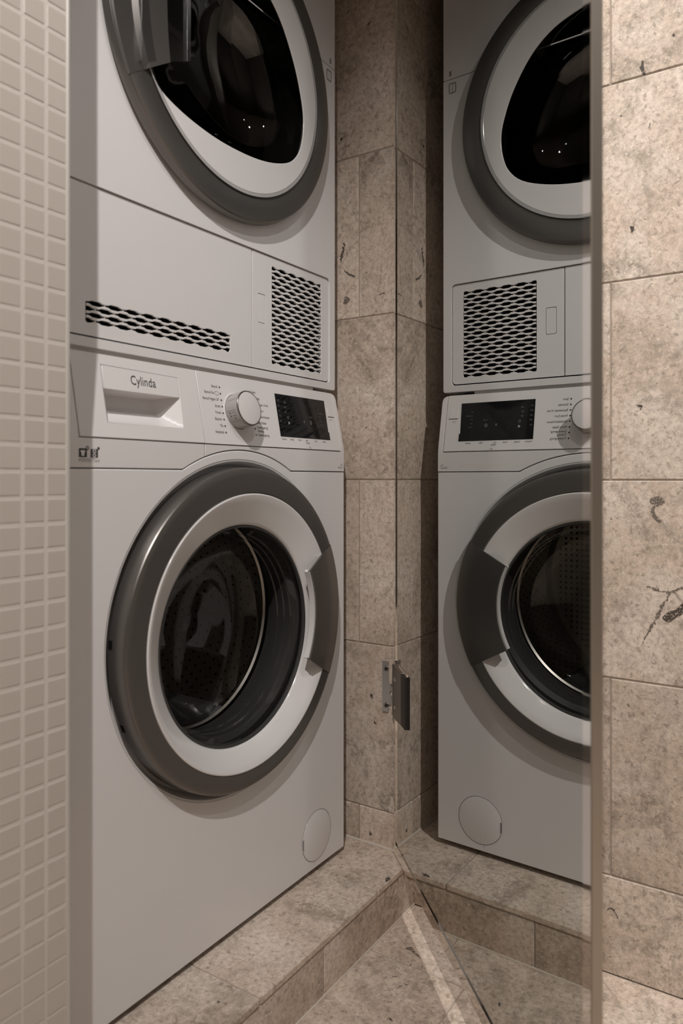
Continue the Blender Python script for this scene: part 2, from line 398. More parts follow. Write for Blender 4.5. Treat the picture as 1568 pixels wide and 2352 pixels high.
tag(box('wall_front', (XL - 0.1, YF - 0.1, 0), (XW + 0.12, YF, CEIL), M['plaster']), 'dark bathroom wall behind the camera', None, 'structure')
tag(box('wall_side', (XL - 0.1, YF, 0), (XL, YB, CEIL), M['plaster']), 'dark bathroom wall opposite the limestone wall', None, 'structure')
tag(box('ceiling', (XL - 0.1, YF - 0.1, CEIL), (XW + 0.12, YB + 0.1, CEIL + 0.08), M['ceiling']), 'grey painted bathroom ceiling', None, 'structure')

# ------------------------------------------------------------------ ceiling lamps
def ringZ(prof, cx, cy, n=40):
    vs, fs = [], []; k = len(prof)
    for i in range(n):
        a = 2*math.pi*i/n
        for r_, z in prof: vs.append(V(cx + r_*math.cos(a), cy + r_*math.sin(a), z))
    for i in range(n):
        j = (i+1) % n
        for q in range(k-1): fs.append((i*k+q, i*k+q+1, j*k+q+1, j*k+q))
    return vs, fs
for lx, ly, watt, cone, where in LAMPS:
    t = thing('ceiling_spotlight', V(lx, ly, CEIL - 0.012), 'round white recessed ceiling spotlight ' + where, 'spotlight', group='recessed ceiling spotlights')
    v_, f_ = ringZ([(0.046, CEIL), (0.045, CEIL - 0.006), (0.036, CEIL - 0.008), (0.033, CEIL - 0.002)], lx, ly)
    build('bezel', v_, f_, M['lampbody'], t, smooth=True, angle=40)
    v_, f_ = ringZ([(0.0001, CEIL - 0.003), (0.03, CEIL - 0.003), (0.033, CEIL - 0.001)], lx, ly)
    build('lens', v_, f_, M['lamp'], t)
    ld = bpy.data.lights.new('spot', 'SPOT'); ld.energy = watt; ld.color = LAMP_COL; ld.spot_size = math.radians(cone); ld.spot_blend = 0.45; ld.shadow_soft_size = 0.016
    lo_ = bpy.data.objects.new('spot', ld); C.objects.link(lo_); lo_.parent = t; lo_.location = (0, 0, -0.018)

# ------------------------------------------------------------------ washing machine
WL, WR, WB = 0.528, 1.114, 0.093                     # left, right, underside
DX, DZ = 0.8335, 0.534                               # door centre
washer = thing('washing_machine', V((WL+WR)/2, 0.95, ST), 'white front-loading washing machine standing on the limestone step', 'washing machine')
arcx, arcz, arcR = 0.8375, 0.5377, 0.2558
SEAMZ = 0.7638
def arc_pts(x0, x1, R, n=24):
    return [(x0 + (x1-x0)*i/n, arcz + math.sqrt(R*R - (x0 + (x1-x0)*i/n - arcx)**2)) for i in range(n+1)]
xa = arcx - math.sqrt(arcR**2 - (SEAMZ-arcz)**2); xb = arcx + math.sqrt(arcR**2 - (SEAMZ-arcz)**2)
# cabinet: front sheet with the door hole, and the shell behind it
Rb = arcR - 0.0016
outl = [(WL, WB), (WR, WB), (WR, SEAMZ - 0.0014)] + [(x, z - 0.0014) for x, z in reversed(arc_pts(xa, xb, arcR))] + [(WL, SEAMZ - 0.0014)]
plate('cabinet_front', [outl, circle(DX, DZ, 0.2445, 128)], flatY(0.727), 0.003, M['enamel'], washer, bevel=0.0012)
side = [(0.7305, WB), (1.27, WB), (1.27, 0.8985), (0.752, 0.8985), (0.7305, 0.80)]
v_ = [V(x, y, z) for x in (WL, WR) for y, z in side]
build('cabinet', v_, [(0, 1, 2, 3, 4), (5, 9, 8, 7, 6), (0, 5, 6, 1), (1, 6, 7, 2), (2, 7, 8, 3)], M['enamel'], washer)
box('base_tray', (WL + 0.012, 0.745, WB - 0.003), (WR - 0.012, 1.25, WB + 0.001), M['black'], washer)
lathe('door_recess', DX, DZ, [(0.2447, 0.7272), (0.2425, 0.7278), (0.2405, 0.731), (0.2385, 0.739), (0.235, 0.745), (0.225, 0.7475), (0.17, 0.7475)], M['enamel'], washer)
for fx in (WL + 0.06, WR - 0.06):
    for fy in (0.79, 1.20):
        v_, f_ = ringZ([(0.0001, ST), (0.02, ST), (0.02, ST + 0.005), (0.012, ST + 0.006), (0.012, WB + 0.002)], fx, fy, 20)
        build('foot', v_, f_, M['black'], washer, smooth=True, angle=40)
# fascia below the slanted panel, in two pieces, with the side rims
XS = 0.7600; ZL = 0.7990; ZTOP = 0.9025
fmB = lambda a, b, d: V(a, panelY(b) + d, b)
XIL, XIR = 0.5525, 1.1030
left_o = [(WL, SEAMZ)] + [(xa, SEAMZ)] + [p for p in arc_pts(xa, XS - 0.0007, arcR)][1:] + [(XS - 0.0007, ZL), (XIL, ZL)] + [(XIL - 0.0002, z) for z in (0.81, 0.84, 0.87, 0.893)] + [(XIL, ZTOP), (WL + 0.006, ZTOP), (WL + 0.0015, ZTOP - 0.003), (WL, ZTOP - 0.008)] + [(WL, z) for z in (0.87, 0.84, 0.8036)]
plate('fascia', [left_o], fmB, 0.003, M['plastic'], washer, bevel=0.0007)
right_o = [(XS + 0.0007, arcz + math.sqrt(arcR**2 - (XS + .0007 - arcx)**2))] + arc_pts(XS + 0.0007, xb, arcR)[1:] + [(WR, SEAMZ), (WR, 0.8036)] + [(WR, z) for z in (0.84, 0.87)] + [(WR, ZTOP - 0.010), (WR - 0.0012, ZTOP - 0.005), (WR - 0.004, ZTOP - 0.0015), (WR - 0.008, ZTOP), (XIR, ZTOP)] + [(XIR + 0.0002, z) for z in (0.893, 0.87, 0.84, 0.81)] + [(XIR, ZL), (XS + 0.0007, ZL)]
plate('fascia', [right_o], fmB, 0.003, M['plastic'], washer, bevel=0.0007)
# drawer panel with the pocket hole, and the control panel
PT = ZTOP + 0.001
pock = [(0.5957, 0.8188), (0.7212, 0.8192), (0.7232, 0.8605), (0.7238, 0.8885), (0.5962, 0.8905), (0.5952, 0.8605)]
zt = [ZL + 0.0012, PT]
plate('drawer_panel', [[(XIL + 0.0007, zt[0]), (XS - 0.0007, zt[0]), (XS - 0.0007, zt[1]), (XIL + 0.0007, zt[1])], pock], slant(0.0006), 0.003, M['plastic'], washer, bevel=0.0007)
cpanel = plate('control_panel', [[(XS + 0.0007, zt[0]), (XIR - 0.0007, zt[0]), (XIR - 0.0007, zt[1] - 0.001), (XIR - 0.003, zt[1]), (XS + 0.0007, zt[1])]], slant(0.0006), 0.003, M['plastic'], washer, bevel=0.0007)
v_ = [V(WL + 0.002, panelY(PT) + 0.001, PT), V(WR - 0.006, panelY(PT) + 0.001, PT), V(WR - 0.006, 0.775, PT - 0.001), V(WL + 0.002, 0.775, PT - 0.001)]
build('top_edge', v_, [(0, 1, 2, 3)], M['plastic'], washer)
# detergent drawer
drawer = plate('detergent_drawer', [[(0.5965, 0.8605), (0.7222, 0.8605), (0.7228, 0.8878), (0.5971, 0.8897)]], slant(0.0010), 0.0045, M['plastic'], washer, bevel=0.0006)
NX, NZ = 28, 16
vs = []
for j in range(NZ+1):
    tz = j/NZ
    zq = 0.8188 + (0.8625 - 0.8188)*tz
    xl, xr = 0.5955, 0.7212 + 0.0022*tz
    for i in range(NX+1):
        x = xl + (xr - xl)*i/NX
        dd = 0.030*min(1.0, tz/0.62)**0.75
        dd = min(dd, (x - xl)*3.0 + 0.0, (xr - x)*1.15 + 0.0)
        vs.append(slant(0.0006)(x, zq, dd))
for i in range(NX+1): vs.append(slant(0.0006)(0.5955 + (0.7234 - 0.5955)*i/NX, 0.8625, 0.0025))
NZ += 1
fs = [(j*(NX+1)+i, j*(NX+1)+i+1, (j+1)*(NX+1)+i+1, (j+1)*(NX+1)+i) for j in range(NZ) for i in range(NX)]
build('drawer_pocket', vs, fs, M['plastic'], drawer, smooth=True, angle=60)
text('lettering', 'Cylinda', 0.0172, (0.6392, 0.8700), M['ink'], drawer, slant(0.0014), sx=0.80, spacing=1.02)

# knob with its programme names
KX, KZ = 0.8372, 0.8497
kc = slant(0.0)(KX, KZ, 0.0)
U = Vector((1, 0, 0)); UP = Vector((0, KP, 1)).normalized()
def turn(name, prof, m, parent, n=64, smooth=True, angle=30, centre=kc):
    vs, fs = [], []; k = len(prof)
    for i in range(n):
        a = 2*math.pi*i/n
        for r_, h in prof: vs.append(centre + (U*math.cos(a) + UP*math.sin(a))*r_ + NP*h)
    for i in range(n):
        j = (i+1) % n
        for q in range(k-1): fs.append((i*k+q, i*k+q+1, j*k+q+1, j*k+q))
    return build(name, vs, fs, m, parent, smooth=smooth, angle=angle)
knob = turn('knob', [(0.0262, 0.0006), (0.0268, 0.002), (0.0266, 0.0215), (0.0258, 0.0228)], M['skirt'], washer)
turn('knob_ring', [(0.0258, 0.0222), (0.0264, 0.0232), (0.0264, 0.0246), (0.0256, 0.0252), (0.0246, 0.0252), (0.0244, 0.0242)], M['screw'], knob)
turn('knob_cap', [(0.0246, 0.0240), (0.0244, 0.0250), (0.0225, 0.0255), (0.0001, 0.0256)], M['cap'], knob)
turn('knob_collar', [(0.0290, 0.0004), (0.0286, 0.0014), (0.0272, 0.0016), (0.0270, 0.0006)], M['plastic'], knob)
for a in (168, 186, 204, 222, 240, 258, 150, 132, 114, 276, 294, 318, 345, 20, 60, 92):          # fine ribs on the skirt
    ca, sa = math.cos(math.radians(a)), math.sin(math.radians(a)); d = U*ca + UP*sa; tdir = -U*sa + UP*ca
    if a in (186, 222, 258, 150, 114, 318, 60):
        q = [kc + d*0.02692 + tdir*s*0.00022 + NP*h for s, h in ((-1, .004), (1, .004), (1, .0205), (-1, .0205))]
    else: continue
    build('rib_line', q, [(0, 1, 2, 3)], M['grey_ink'], knob)
for a, h in ((193, .009), (203, .009), (213, .015)):
    d = lambda t: U*math.cos(math.radians(t)) + UP*math.sin(math.radians(t))
    q = [kc + d(a + 2.2*math.cos(2*math.pi*i/10))*0.02695 + NP*(h + 0.00105*math.sin(2*math.pi*i/10)) for i in range(10)]
    build('skirt_dot', q, [tuple(range(10))], M['ink'], knob)
    if h < .01:
        q = [kc + d(a + da)*0.02695 + NP*(h + dh) for da, dh in ((-.7, .004), (.7, .004), (.7, .0105), (-.7, .0105))]
        build('skirt_print', q, [(0, 1, 2, 3)], M['grey_ink'], knob)
LT = ['Bomull', 'Bomull Eco', 'Bomull Hygien 20°', 'Syntet', 'Finvätt', 'Skjortor', 'Ylle', 'Handtvätt']
RT = ['Sport', 'Skontvätt', 'Expresstvätt 14 min', 'Finvätt Eco+', 'Babykläder/Intensiv', 'Mörka Kläder', 'Centrifugering/\nTömning', 'Trumrengöring']
def dot(x, z, parent, r=0.00145, m='ink', fm=None, name='programme_dot'):
    fm = fm or slant(0.0009); n = 14
    return build(name, [fm(x + r*math.cos(2*math.pi*i/n), z + r*math.sin(2*math.pi*i/n), 0) for i in range(n)], [tuple(range(n))], M[m], parent)
for i in range(8):
    z = 0.8836 - i*(0.8836 - 0.8173)/7
    dot(0.8056, z, cpanel); dot(0.8730, z, cpanel)
    off = 0.0123 if i == 1 else 0.0042
    text('lettering', LT[i], 0.0056, (0.8056 - off, z - 0.0015), M['ink'], cpanel, slant(0.0009), 'RIGHT', sx=0.80)
    text('lettering', RT[i], 0.0056, (0.8730 + 0.0040, z - (0.0015 if i != 6 else -0.0008)), M['ink'], cpanel, slant(0.0009), 'LEFT', sx=0.80)
def outline(x0, z0, x1, z1, t, m, parent, fm, r=0.001, name='printed_frame', n=4):
    a = rrect(x0, z0, x1, z1, r, n); b = rrect(x0+t, z0+t, x1-t, z1-t, max(r-t, 0.0002), n)
    k = len(a); vs = [fm(x, z, 0) for x, z in a] + [fm(x, z, 0) for x, z in b]
    return build(name, vs, [(i, (i+1) % k, k+(i+1) % k, k+i) for i in range(k)], m, parent)
z1 = 0.8836 - (0.8836 - 0.8173)/7
outline(0.8056 - 0.0112, z1 - 0.0026, 0.8056 - 0.0040, z1 + 0.0026, 0.00035, M['ink'], cpanel, slant(0.0009))
# display
DL, DR, DB, DT_ = 0.9340, 1.0737, 0.8180, 0.8873
disp = plate('display', [[(DL, DB), (DR, DB), (DR, DB + 0.0135), (DR - 0.0022, DB + 0.0142), (DR - 0.0002, DT_), (DL + 0.0004, DT_)]], slant(0.0011), 0.0012, M['display'], washer, bevel=0.0004)
fd = slant(0.0015)
for i, s in enumerate(('1400', '800', '600')): text('display_digits', s, 0.0043, (0.9535, 0.8728 - i*0.0078), M['dim_print'], disp, fd, sx=0.7)
for i, s in enumerate(('90°C', '60°C', '40°C', '30°C', 'Kall')): text('display_digits', s, 0.0046, (0.9372, 0.8745 - i*0.0083), M['dim_print'], disp, fd, sx=0.6)
outline(0.9577, 0.8475, 0.9623, 0.8521, 0.0009, M['dim_print'], disp, fd, r=0.0022, name='display_symbol')
dot(0.9605, 0.8408, disp, 0.0022, 'bright_print', fd, 'display_symbol')
build('display_symbol', [fd(1.0030 + x, 0.8455 + z, 0) for x, z in ((0, .0028), (-.0009, 0), (0, -.0028), (.0009, 0))], [(0, 1, 2, 3)], M['bright_print'], disp)
outline(1.0196, 0.8420, 1.0246, 0.8480, 0.0008, M['bright_print'], disp, fd, r=0.0025, name='display_symbol')
text('display_text', 'Fördröjd', 0.0034, (1.0190, 0.8535), M['dim_print'], disp, fd, sx=0.8)
for i, s in enumerate(('Klar', 'Centrifugering', 'Skölj', 'Tvätt', 'Förtvätt')): text('display_text', s, 0.0036, (1.0485, 0.8690 - i*0.0068), M['dim_print'], disp, fd, sx=0.68)
for x, s in ((0.9350, 'Temperatur'), (0.9570, 'Centrifug.'), (0.9795, 'Fortvätt'), (1.0005, 'Extra\nSköljning'), (1.0260, 'Tidsval'), (1.0490, 'Start/Paus')):
    text('lettering', s, 0.0039, (x, 0.8130), M['ink'], cpanel, slant(0.0009), sx=0.68)
build('lettering', [slant(0.0009)(1.0080 + x, 0.8028 + z, 0) for x, z in ((0, .002), (-.0008, 0), (0, -.002), (.0008, 0))], [(0, 1, 2, 3)], M['ink'], cpanel)
text('lettering', '3s', 0.0034, (1.0100, 0.8014), M['grey_ink'], cpanel, slant(0.0009), sx=0.8)
btn = plate('power_button', [rrect(1.0790, 0.8600, 1.0965, 0.8745, 0.0012, 3)], slant(0.0012), 0.001, M['plastic'], washer, bevel=0.0005)
build('button_gap', [slant(0.0010)(x, z, 0) for x, z in ((1.0785, 0.8590), (1.0968, 0.8590), (1.0968, 0.8602), (1.0785, 0.8602))], [(0, 1, 2, 3)], M['ink'], btn)
text('lettering', 'På / Av', 0.0037, (1.0820, 0.8530), M['grey_ink'], cpanel, slant(0.0009), sx=0.75)
# printed marks under the drawer
fb = flatY(0.72685)
def solid(x0, z0, x1, z1, m, parent, fm, name='printed_mark', hole=None):
    return plate(name, [rrect(x0, z0, x1, z1, 0.0004, 2)] + ([hole] if hole else []), fm, 0.0002, m, parent)
mk = 0.5522
shirt = [(mk+.0022, .7830), (mk+.0040, .7845), (mk+.0050, .7838), (mk+.0064, .7838), (mk+.0075, .7845), (mk+.0092, .7830), (mk+.0082, .7812), (mk+.0078, .7815), (mk+.0078, .7775), (mk+.0036, .7775), (mk+.0036, .7815), (mk+.0032, .7812)]
solid(mk, 0.7758, mk + 0.0113, 0.7862, M['ink'], washer, fb, hole=shirt)
solid(mk + 0.0165, 0.7755, mk + 0.0270, 0.7858, M['ink'], washer, fb)
for zc in (0.7832, 0.7782): outline(mk + .0193, zc - .0022, mk + .0241, zc + .0020, 0.0009, M['plastic'], washer, flatY(0.7267), r=0.002, name='printed_mark')
for xo, r_ in ((mk + 0.0118, 0.0024), (mk + 0.0276, 0.0018)):
    dot(xo, 0.7868, washer, r_, 'ink', flatY(0.7267), 'printed_mark')
dot(mk + 0.0118, 0.7868, washer, 0.0011, 'plastic', flatY(0.7266), 'printed_mark')
text('lettering', 'PERFEKTion', 0.0062, (mk - 0.0005, 0.7703), M['grey_ink'], washer, fb, sx=0.95)
text('lettering', '7kg', 0.0052, (1.1085, 0.7738), M['grey_ink'], washer, fb, 'RIGHT', sx=0.8)
text('lettering', '1400rpm', 0.0052, (1.1085, 0.7688), M['grey_ink'], washer, fb, 'RIGHT', sx=0.8)

# door of the washer
door = lathe('door', DX, DZ, [(0.2022, 0.7125, .0045, -.006), (0.2022, 0.7066, .0045, -.006), (0.2034, 0.7060, .0045, -.006), (0.222, 0.7056), (0.2292, 0.7056), (0.2310, 0.7063), (0.2322, 0.7080), (0.2326, 0.7100), (0.2335, 0.725), (0.2330, 0.735), (0.2300, 0.741), (0.222, 0.745), (0.19, 0.745)], M['ring'], washer, n=160, angle=22)
CXo, CZo = 0.0048, -0.0065                           # the white funnel sits a little low and right of the ring
GX, GZ = 0.0025, -0.0135
lathe('inner_ring', DX, DZ, [(0.2020, 0.7092, CXo, CZo), (0.2016, 0.7060, CXo, CZo), (0.2008, 0.7054, CXo, CZo), (0.199, 0.7056, CXo, CZo), (0.190, 0.7105, CXo*.8, CZo*1.1), (0.166, 0.7235, GX, GZ*.95), (0.1632, 0.7255, GX, GZ), (0.1618, 0.7285, GX, GZ), (0.1618, 0.736, GX, GZ)], M['gloss'], door, n=160, angle=50)
lathe('glass_rim', DX + GX, DZ + GZ, [(0.1622, 0.7285), (0.1605, 0.7268), (0.1585, 0.7272), (0.1575, 0.7300), (0.1590, 0.7340)], M['rubber'], door, n=128, angle=50)
lathe('glass_bowl', DX + GX, DZ + GZ, [(0.1590, 0.7290), (0.1582, 0.734), (0.1560, 0.740), (0.1515, 0.750), (0.1490, 0.7515), (0.1482, 0.7600), (0.1462, 0.7615), (0.1455, 0.7720), (0.1440, 0.7735), (0.1432, 0.7830), (0.1400, 0.795), (0.1330, 0.808), (0.122, 0.816), (0.100, 0.824), (0.075, 0.829), (0.05, 0.832), (0.025, 0.8335), (0.0001, 0.834)], M['glass'], door, n=128, angle=24)
# handle bridging ring and funnel on the right
HA0, HA1 = math.radians(-28.6), math.radians(27.0)
handle = lathe('handle', DX, DZ, [(0.1525, 0.6968), (0.1535, 0.6962), (0.200, 0.7020), (0.2300, 0.7050), (0.2327, 0.7066), (0.2325, 0.7150), (0.205, 0.7150), (0.204, 0.7060), (0.1570, 0.6998), (0.1525, 0.6980)], M['ring'], door, n=40, a0=HA0, a1=HA1, closed=True, angle=25)
lathe('handle_lip', DX, DZ, [(0.1500, 0.6985), (0.1560, 0.6996), (0.1570, 0.7090), (0.1505, 0.7085)], M['gloss'], handle, n=40, a0=HA0 + .01, a1=HA1 - .01, closed=True)
lathe('handle_grip', DX, DZ, [(0.204, 0.7055), (0.150, 0.6988), (0.1505, 0.7010), (0.204, 0.7085)], M['chrome'], handle, n=40, a0=HA0 + .001, a1=HA1 - .001, closed=True)
# two notches in the ring's flank
for ang in (176.5, 203.5):
    a = math.radians(ang); da = 0.024
    vs = []
    for y in (0.7235, 0.7345):
        for s in (-1, 1): vs.append(V(DX + 0.2334*math.cos(a + s*da), y, DZ + 0.2334*math.sin(a + s*da)))
    build('ring_slot', vs, [(0, 1, 3, 2)], M['dark'], door)
# gasket, drum, perforation and paddles
lathe('gasket', DX, DZ, [(0.19, 0.7455), (0.172, 0.7460), (0.164, 0.752), (0.160, 0.768), (0.158, 0.790), (0.163, 0.805), (0.172, 0.812)], M['rubber'], washer, n=96)
drum = lathe('drum', DX, DZ, [(0.163, 0.812), (0.160, 0.815), (0.163, 0.818), (0.215, 0.832), (0.225, 0.845), (0.225, 1.130), (0.216, 1.142), (0.0001, 1.142)], M['steel'], washer, n=96, angle=35)
vs, fs = [], []
def hole(c, u, v, r, n=7):
    k = len(vs)
    for i in range(n): vs.append(c + u*math.cos(2*math.pi*i/n)*r + v*math.sin(2*math.pi*i/n)*r)
    fs.append(tuple(range(k, k+n)))
p = 0.0122
for i in range(-17, 18):
    for j in range(-17, 18):
        x, z = i*p, j*p
        if 0.02 < math.hypot(x, z) < 0.205: hole(V(DX + x, 1.1412, DZ + z), Vector((1, 0, 0)), Vector((0, 0, 1)), 0.0031)
for j in range(14):
    y = 0.865 + j*0.0185
    for i in range(84):
        a = 2*math.pi*(i + .5*(j % 2))/84; d = Vector((math.cos(a), 0, math.sin(a)))
        hole(V(DX, y, DZ) + d*0.2243, Vector((0, 1, 0)), Vector((-math.sin(a), 0, math.cos(a))), 0.0026)
tag(build('perforation', vs, fs, M['dark'], drum), None, None, 'stuff')
for a0 in (-62, 58, 178):
    prof = [(-0.030, 0), (-0.022, 0.024), (-0.010, 0.040), (0.010, 0.040), (0.022, 0.024), (0.030, 0)]
    a = math.radians(a0); d = Vector((math.cos(a), 0, math.sin(a))); tt = Vector((-math.sin(a), 0, math.cos(a)))
    vs2 = []
    for y, s in ((0.858, 0.35), (0.875, 0.9), (0.99, 1.0), (1.11, 0.9), (1.13, 0.4)):
        for q, h in prof: vs2.append(V(DX, y, DZ) + d*(0.224 - h*s) + tt*q)
    k = len(prof)
    fs2 = [(i*k+j, i*k+j+1, (i+1)*k+j+1, (i+1)*k+j) for i in range(4) for j in range(k-1)] + [tuple(range(k)), tuple(range(4*k, 5*k))]
    build('drum_paddle', vs2, fs2, M['paddle'], drum, smooth=True, angle=40)
# filter hatch
HX, HZ, HR = 1.0300, 0.1466, 0.0418
def ringY(name, cx, cz, prof, m, parent, n=72): return lathe(name, cx, cz, prof, m, parent, n=n, angle=40)
hatch = ringY('filter_hatch', HX, HZ, [(0.0001, 0.7263), (HR - 0.0016, 0.7263), (HR - 0.0007, 0.7266), (HR - 0.0004, 0.7272)], M['enamel'], washer)
ringY('hatch_groove', HX, HZ, [(HR - 0.0006, 0.7268), (HR, 0.7266), (HR + 0.0004, 0.7268)], M['grey_ink'], hatch)
outline(HX - HR - 0.0008, 0.1335, HX - HR + 0.0050, 0.1545, 0.0012, M['enamel'], hatch, flatY(0.7258), r=0.0024, name='hatch_catch')
build('catch_slot', [V(HX - HR + a, 0.72615, z) for a, z in ((0.0006, 0.1535), (0.0036, 0.1535), (0.0036, 0.1350), (0.0006, 0.1350))], [(0, 1, 2, 3)], M['grey_ink'], hatch)
build('hatch_mark', [V(HX - 0.008 + a, 0.7267, z) for a, z in ((0, HZ - HR), (.0005, HZ - HR), (.0005, HZ - HR - .005), (0, HZ - HR - .005))], [(0, 1, 2, 3)], M['grey_ink'], hatch)

# ------------------------------------------------------------------ tumble dryer
TL, TR, TB, TT = 0.528, 1.1125, 0.9095, 1.76
TY = 0.7455
TX, TZ = 0.830, 1.3723
dryer = thing('tumble_dryer', V((TL+TR)/2, 0.95, ZTOP + 0.001), 'white tumble dryer stacked on top of the washing machine', 'tumble dryer')
KL, KR, KB, KT = TL + 0.004, 1.0958, 0.9215, 1.1072
SEAMT = 1.4860
kick = rrect(KL, KB, KR, KT, 0.008, 5, (0, 1, 1, 0))
plate('cabinet_front', [rrect(TL, TB, TR, SEAMT - 0.0008, 0.004, 4, (1, 1, 0, 0)), kick, circle(TX, TZ, 0.19, 96)], flatY(TY), 0.004, M['enamel'], dryer, bevel=0.0022)
plate('upper_fascia', [rrect(TL, SEAMT + 0.0008, TR, TT, 0.006, 4, (0, 0, 1, 1))], flatY(TY), 0.004, M['plastic'], dryer, bevel=0.001)
v_, f_ = box_vf((TL, TY + 0.004, TB), (TR, 1.30, TT))
build('cabinet', v_, [f for f in f_ if f != (0, 1, 5, 4)], M['enamel'], dryer)
box('base_rail', (TL + 0.004, TY + 0.006, TB - 0.0052), (TR - 0.06, TY + 0.05, TB + 0.001), M['trim'], dryer)
for fx in (TL + 0.05, TR - 0.035):
    for fy in (0.80, 1.22):
        v_, f_ = ringZ([(0.0001, ZTOP + .001), (0.019, ZTOP + .001), (0.019, ZTOP + 0.005), (0.012, ZTOP + 0.006), (0.012, TB + 0.002)], fx, fy, 20)
        build('foot', v_, f_, M['black'], dryer, smooth=True, angle=40)
KV = 0.8862                                          # split between the two kick panels
def half(ph, hmin, hmax):
    """half height of a slot along its length: narrow neck, hexagonal belly"""
    t = abs(((ph + 0.5) % 1.0) - 0.5)*2              # 0 at the belly centre, 1 at the neck
    return hmax if t < 0.42 else (hmin if t > 0.70 else hmax + (hmin - hmax)*(t - 0.42)/0.28)
def grille(parent, x0, x1, zt_, zb_, rows, lobes, Y, thick, hmin, hmax, first_full, rib_w, m):
    """openings in rows of alternating phase; the strips between them are slats, the bridges are ribs"""
    pitch = (x1 - x0)/(lobes - 1); rz = (zt_ - zb_)/(rows - 1); N = (lobes - 1)*18
    xs = [x0 + (x1 - x0)*i/N for i in range(N + 1)]
    ph = lambda r_, x: (x - x0)/pitch + (0.0 if (r_ % 2 == 0) == first_full else 0.5)
    for r_ in range(rows - 1):
        zc0 = zt_ - r_*rz; zc1 = zc0 - rz; v, f = [], []
        for x in xs:
            a, b = zc0 - half(ph(r_, x), hmin, hmax), zc1 + half(ph(r_ + 1, x), hmin, hmax)
            v += [V(x, Y, a), V(x, Y, b), V(x, Y + thick, b), V(x, Y + thick, a)]
        for i in range(N):
            for q in range(4): f.append((i*4 + q, i*4 + (q+1) % 4, (i+1)*4 + (q+1) % 4, (i+1)*4 + q))
        f += [(0, 1, 2, 3), (N*4, N*4+1, N*4+2, N*4+3)]
        build('slat', v, f, m, parent)
    ribs = []
    for r_ in range(rows):
        zc = zt_ - r_*rz
        for k in range(-1, lobes + 1):
            x = x0 + (k + 0.5 - (0.0 if (r_ % 2 == 0) == first_full else 0.5))*pitch
            if x0 + 0.002 < x < x1 - 0.002: ribs.append(box_vf((x - rib_w/2, Y + 0.0012, zc - hmin*1.4), (x + rib_w/2, Y + thick, zc + hmin*1.4)))
    v, f = merge(ribs); build('ribs', v, f, m, parent)
    # outline of the whole opening, to cut the panel
    N2 = 90; out = []
    for i in range(N2 + 1):
        x = x0 + (x1-x0)*i/N2; out.append((x, zt_ + half(ph(0, x), hmin, hmax)))
    out.append((x1 + 0.0012, zt_)); out.append((x1 + 0.0012, zb_))
    for i in range(N2, -1, -1):
        x = x0 + (x1-x0)*i/N2; out.append((x, zb_ - half(ph(rows-1, x), hmin, hmax)))
    out.append((x0 - 0.0012, zb_)); out.append((x0 - 0.0012, zt_))
    return out
PY = TY + 0.0026                                     # panels lie a little behind the front sheet
svc = thing('service_flap', V((KL + KV)/2, PY, KB), parent=dryer)
o1 = grille(svc, 0.5790, 0.8350, 0.9640, 0.9425, 4, 10, PY, 0.003, 0.0012, 0.0030, False, 0.0016, M['plastic'])
plate('panel', [[(KL, KB + .0024), (KV - 0.0008, KB + .0024), (KV - 0.0008, KT - .001), (KL, KT - .001)], o1], flatY(PY), 0.003, M['enamel'], svc, bevel=0.0006)
box('vent_backing', (0.56, PY + 0.016, 0.93), (0.85, PY + 0.018, 0.98), M['dark'], svc)
flt = thing('filter_door', V((KV + KR)/2, PY, KB), parent=dryer)
o2 = grille(flt, 0.9360, 1.0722, 1.0890, 0.9385, 21, 6, PY, 0.003, 0.0012, 0.0031, True, 0.0016, M['plastic'])
rr = rrect(KV + 0.0008, KB + 0.0024, KR - 0.0012, KT - 0.0012, 0.007, 5, (0, 1, 1, 0))
lt = rrect(0.9000, 0.9960, 0.9190, 1.0420, 0.003, 4)
plate('panel', [rr, o2, lt], flatY(PY), 0.003, M['enamel'], flt, bevel=0.0006)
plate('latch', [rrect(0.9009, 0.9969, 0.9181, 1.0411, 0.0024, 4)], flatY(PY + 0.0002), 0.003, M['enamel'], flt, bevel=0.0006)
box('vent_backing', (0.925, PY + 0.018, 0.925), (1.085, PY + 0.020, 1.10), M['dark'], flt)
box('kick_cavity', (KL - 0.002, TY + 0.030, KB - 0.004), (KR + 0.004, TY + 0.032, KT + 0.004), M['dark'], dryer)
# door of the dryer
RO = 0.2362
tdoor = lathe('door', TX, TZ, [(0.1990, 0.7240), (0.1992, 0.7268), (0.2005, 0.7262), (0.2300, 0.7264), (0.2338, 0.7272), (0.2356, 0.7292), (RO, 0.7325), (RO + 0.0012, 0.7365), (RO + 0.0016, 0.7400), (RO - 0.001, 0.7415), (RO - 0.001, 0.7432), (RO - 0.005, 0.7455), (0.20, 0.7455)], M['ring'], dryer, n=160)
Dpts = [(0, .147), (.04, .139), (.075, .123), (.108, .093), (.138, .045), (.155, 0), (.160, -.03), (.157, -.062), (.146, -.09), (.122, -.113), (.08, -.129), (.03, -.138), (-.03, -.1405), (-.08, -.1365), (-.126, -.1270), (-.1575, -.113), (-.175, -.085), (-.187, -.05), (-.191, 0), (-.187, .05), (-.17, .09), (-.13, .125), (-.07, .143)]
Dl = smooth_loop(Dpts, 4)
face = plate('door_face', [circle(TX, TZ, 0.1990, 120), [(TX + x, TZ + z) for x, z in Dl]], flatY(0.7250), 0.003, M['gloss'], tdoor, bevel=0.0008)
lathe('clear_rim', TX, TZ, [(0.1988, 0.7262), (0.1975, 0.7240), (0.1955, 0.7232), (0.1935, 0.7240), (0.1925, 0.7252)], M['acrylic'], tdoor, n=128)
k = len(Dl); vs, fs = [], []
